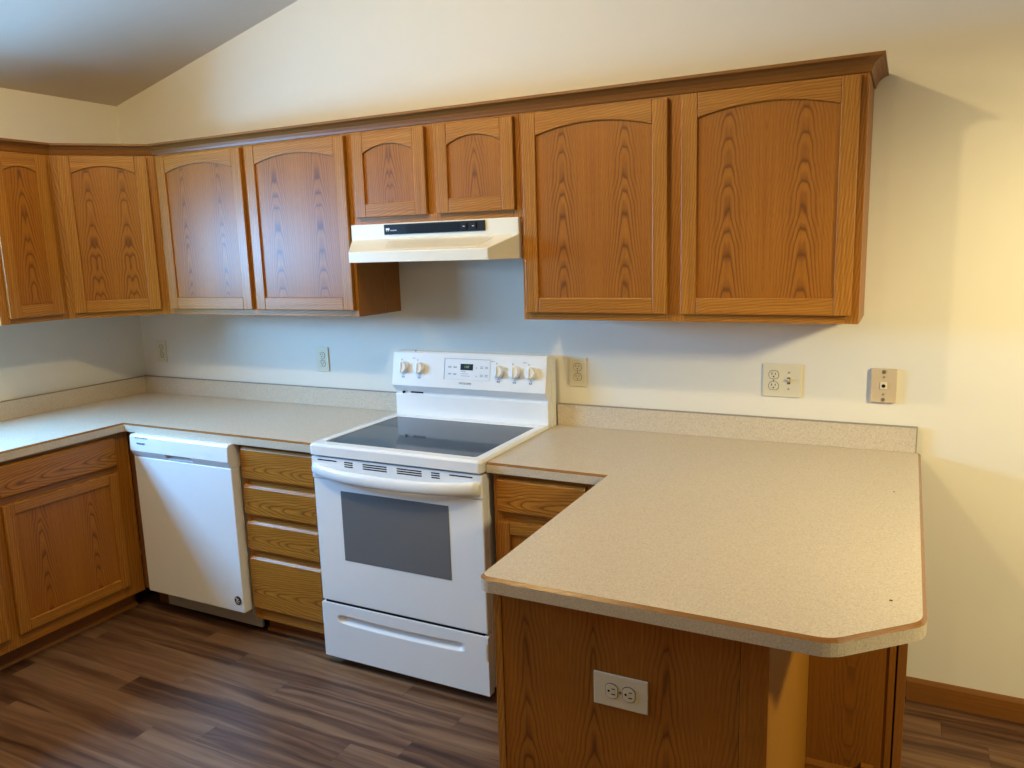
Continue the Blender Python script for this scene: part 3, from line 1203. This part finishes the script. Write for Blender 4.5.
# backguard
mb = MB()
mb.prism([(-0.028, 0.880), (-0.092, 0.880), (-0.092, 1.018), (-0.080, 1.021), (-0.080, 1.029), (-0.090, 1.031), (-0.118, 1.060), (-0.091, 1.203), (-0.084, 1.209), (-0.028, 1.209)], 'x', -0.374, 0.374)
bgd = mb.build('backguard', WHITE, rg, bevel=0.002)
mb = MB()
mb.prism([(-0.026, 0.884), (-0.058, 0.884), (-0.058, 1.19), (-0.026, 1.19)], 'x', 0.3742, 0.381)
mb.build('side_trim', WHITE_MATTE, bgd)
mb = MB()
mb.box(-0.338, -0.331, -0.0915, -0.079, 1.019, 1.0285)
mb.box(-0.300, -0.235, -0.0812, -0.079, 1.0215, 1.0275)
mb.build('groove_clip', BLACK, bgd)
mb = MB()
mb.cyl((-0.262, -0.082, 1.208), 0.004, 0.005, 'z', 10)
mb.build('top_stud', GREY_INK, bgd)
# frame tilted like the console face
TILT = math.atan2(0.027, 0.143)


def on_face(x, z, off=0.0):
    """point on the console face at height z"""
    y = -0.118 + (z - 1.060) / 0.143 * 0.027
    return (x, y - off * cos(TILT), z + off * sin(TILT))


ROT = (pi / 2 - TILT, 0, 0)   # local +z of a text/plate points out of the face


def plate(name, x0, x1, z0, z1, off, th, mat, parent, bevel=0.0):
    """thin plate lying on the tilted console face"""
    mb = MB()
    xc, zc = (x0 + x1) / 2, (z0 + z1) / 2
    hx, hz = (x1 - x0) / 2, (z1 - z0) / 2 / cos(TILT)
    mb.box(-hx, hx, -hz, hz, 0, th)
    return mb.build(name, mat, parent, bevel=bevel, loc=on_face(xc, zc, off), rot=ROT)


pn = plate('keypad_panel', -0.103, 0.118, 1.098, 1.184, 0.0, 0.0016, BLUE_GREY, bgd, 0.0007)
plate('keypad_rim', -0.1055, -0.1035, 1.096, 1.186, 0.0002, 0.0018, GREY_INK, bgd)
plate('keypad_rim', -0.1055, 0.1205, 1.1845, 1.1858, 0.0002, 0.0018, GREY_INK, bgd)
ds = plate('clock_display', -0.025, 0.036, 1.139, 1.165, 0.0010, 0.0014, BLACK, bgd)
text_mesh('clock_digits', '1:07', 0.0145, DIGITS, bgd, on_face(0.006, 1.152, 0.0026), ROT, 0.0003)
def ink(mb, x0, x1, z0, z1):
    hz = (z1 - z0)
    a, b_ = on_face(x0, z0, 0.0019), on_face(x1, z1, 0.0019)
    p = [(x0, a[1], a[2]), (x1, a[1], a[2]), (x1, b_[1], b_[2]), (x0, b_[1], b_[2])]
    c, d = on_face(x0, z0, 0.0012), on_face(x1, z1, 0.0012)
    q = [(x0, c[1], c[2]), (x1, c[1], c[2]), (x1, d[1], d[2]), (x0, d[1], d[2])]
    mb.face(p)
    for i in range(4):
        j = (i + 1) % 4
        mb.face([p[i], p[j], q[j], q[i]])


for cx in (-0.078, -0.052):
    for cz in (1.147, 1.118):
        mb = MB()
        for i in range(4):
            ink(mb, cx - 0.008 + i * 0.0042, cx - 0.005 + i * 0.0042, cz, cz + 0.0045 + 0.002 * (i % 2))
        mb.build('key_marking', GREY_INK, bgd)
mb = MB()
for i in range(3):
    ink(mb, -0.022, 0.002 + 0.01 * i, 1.132 - i * 0.009, 1.1335 - i * 0.009)
mb.build('key_marking', GREY_INK, bgd)
for cx in (0.053, 0.078, 0.101):
    for cz in (1.150, 1.116):
        mb = MB()
        if cx < 0.06:
            ink(mb, cx - 0.002, cx + 0.002, cz - 0.002, cz + 0.002)
        else:
            for i in range(3):
                for q in range(2):
                    ink(mb, cx - 0.007 + i * 0.005, cx - 0.0035 + i * 0.005, cz + q * 0.006 - 0.002, cz + q * 0.006 + 0.001)
        mb.build('key_marking', GREY_INK, bgd)
text_mesh('brand_lettering', 'FRIGIDAIRE', 0.0120, GREY_INK, bgd, on_face(0.0, 1.083, 0.0006), ROT, 0.0003)
# burner knobs
kx = (-0.3155, -0.232, 0.159, 0.234, 0.307)
for i, x in enumerate(kx):
    mb = MB()
    mb.cyl((0, 0, 0), 0.0275, 0.006, 'z', 28, r2=0.0265)
    mb.cyl((0, 0, 0.006), 0.0245, 0.018, 'z', 28, r2=0.0225)
    kb = mb.build('knob', WHITE_MATTE, bgd, bevel=0.0015, loc=on_face(x, 1.1385, 0.0003), rot=ROT)
    mb = MB()
    mb.box(-0.0035, 0.0035, -0.0205, 0.0205, 0.0235, 0.0290)
    mb.build('knob_grip', WHITE_MATTE, kb, bevel=0.0025)
for i, x in enumerate(kx):
    for marks in (((-0.013, -0.009, 1.170, 1.175),), ((-0.005, 0.006, 1.1075, 1.109),), ((-0.006, -0.003, 1.096, 1.102), (0.003, 0.006, 1.096, 1.102), (-0.006, 0.006, 1.0945, 1.096))):
        mb = MB()
        for x0, x1, z0, z1 in marks:
            ink(mb, x + x0, x + x1, z0, z1)
        mb.build('dial_marking', GREY_INK, bgd)
    if i in (1, 2, 4):
        mb = MB()
        ink(mb, x - 0.036, x - 0.032, 1.178, 1.182)
        ink(mb, x - 0.030, x - 0.020, 1.1795, 1.181)
        mb.build('dial_marking', GREY_INK, bgd)

# ------------------------------------------------------------------ outlets


def receptacle(parent, x, z, yf, rot=False, mat=IVORY):
    """one socket of a duplex outlet, facing -y"""
    mb = MB()
    pts = []
    for a in [2 * pi * i / 28 for i in range(28)]:
        px, pz = 0.0168 * cos(a), 0.0168 * sin(a)
        pz = max(-0.0138, min(0.0138, pz))
        if rot:
            px, pz = -pz, px
        pts.append((x + px, z + pz))
    mb.prism(pts, 'y', yf - 0.0022, yf + 0.001)
    s = mb.build('socket', mat, parent, bevel=0.0005)
    mb = MB()
    mb.prism([(x + (px - x) * 1.085, z + (pz - z) * 1.10) for px, pz in pts], 'y', yf - 0.0004, yf + 0.0008)
    mb.build('socket_gap', BROWN_HOLE, s)
    mb = MB()
    holes = [(-0.0063, 0.0042, 0.0011, 0.0042), (0.0063, 0.0042, 0.0010, 0.0034)]
    for hx, hz, a, b_ in holes:
        if rot:
            hx, hz, a, b_ = hz, hx, b_, a
        mb.box(x + hx - a, x + hx + a, yf - 0.0028, yf - 0.002, z + hz - b_, z + hz + b_)
    gx, gz = (0, -0.0065) if not rot else (-0.0065, 0)
    mb.cyl((x + gx, yf - 0.0028, z + gz), 0.0026, 0.0008, 'y', 12)
    mb.build('socket_slots', HOLE, s)


def cover(parent, w, h, th=0.0055, mat=IVORY, c=(0, 0)):
    mb = MB()
    mb.box(c[0] - w / 2, c[0] + w / 2, -th, 0, c[1] - h / 2, c[1] + h / 2)
    return mb.build('cover_plate', mat, parent, bevel=0.0022, seg=3)


def screw(parent, x, z, yf, r_=0.003, mat=IVORY):
    mb = MB()
    mb.cyl((x, yf - 0.0012, z), r_, 0.0014, 'y', 12)
    mb.box(x - r_ * 0.8, x + r_ * 0.8, yf - 0.0016, yf - 0.001, z - 0.0004, z + 0.0004)
    mb.build('screw', mat, parent)


def duplex(label, x, z, group=None):
    t = thing('wall_outlet', label, 'outlet', (x, -0.0005, z), 0, group)
    cover(t, 0.075, 0.119)
    receptacle(t, 0, 0.0205, -0.0055)
    receptacle(t, 0, -0.0205, -0.0055)
    screw(t, 0, 0, -0.0055, mat=METAL)
    return t


duplex('single ivory duplex outlet low on the back wall near the left corner', 0.152, 1.144, 'ivory outlets')
duplex('single duplex outlet on the back wall just left of the range, in cool light', 1.277, 1.140, 'ivory outlets')
duplex('single duplex outlet on the back wall just right of the range backguard', 2.604, 1.137, 'ivory outlets')

t = thing('outlet_switch_plate', 'wide two-gang ivory plate with duplex outlet and toggle switch, right of the range', 'outlet', (3.399, -0.0005, 1.141))
cover(t, 0.134, 0.121)
receptacle(t, -0.028, 0.0205, -0.0055)
receptacle(t, -0.028, -0.0205, -0.0055)
screw(t, -0.028, 0, -0.0055, mat=METAL)
screw(t, 0.024, 0.030, -0.0055, mat=METAL)
screw(t, 0.024, -0.030, -0.0055, mat=METAL)
mb = MB()
mb.box(0.019, 0.029, -0.0066, -0.0050, -0.012, 0.012)
slot = mb.build('switch_slot', BROWN_HOLE, t)
mb = MB()
mb.prism([(-0.006, -0.006), (-0.0185, 0.004), (-0.0185, 0.010), (-0.006, 0.006)], 'x', 0.0205, 0.0275)
mb.build('toggle', IVORY, t, bevel=0.0008)

t = thing('phone_jack', 'tan raised phone jack plate on the back wall above the backsplash end', 'phone jack', (3.733, -0.0005, 1.1405))
cover(t, 0.080, 0.117, 0.014, TAN)
mb = MB()
mb.box(-0.011, 0.011, -0.0175, -0.0135, -0.011, 0.013)
j = mb.build('jack_socket', IVORY, t, bevel=0.001)
mb = MB()
mb.cyl((0, -0.0182, 0.0), 0.0062, 0.001, 'y', 14)
mb.build('jack_hole', HOLE, j)
for z_, r_ in ((0.048, 0.0066), (0.030, 0.0032), (-0.030, 0.0032), (-0.048, 0.0062)):
    screw(t, 0.0, z_, -0.014, r_, METAL)

t = thing('wall_outlet', 'sideways ivory duplex outlet set into the end panel of the peninsula', 'outlet', (3.276, -1.4365, 0.680))
cover(t, 0.124, 0.077)
receptacle(t, -0.0195, 0, -0.0055, True)
receptacle(t, 0.0195, 0, -0.0055, True)
screw(t, 0, 0, -0.0055, mat=METAL)

# ------------------------------------------------------------------ the ceiling lamp that lights the kitchen
for lx, ly, lab in ((2.33, -1.85, 'flush ceiling lamp above the range side of the kitchen, outside the photo'), (1.30, -1.60, 'flush ceiling lamp above the sink side of the kitchen, outside the photo')):
    cl = thing('ceiling_light', lab, 'lamp', (lx, ly, ceil_z(lx)), 0, 'ceiling lamps')
    MB().cyl((0, 0, -0.035), 0.10, 0.05, 'z', 32).build('canopy', WHITE_MATTE, cl)
    MB().cyl((0, 0, -0.075), 0.022, 0.04, 'z', 16).build('socket', WHITE_MATTE, cl)
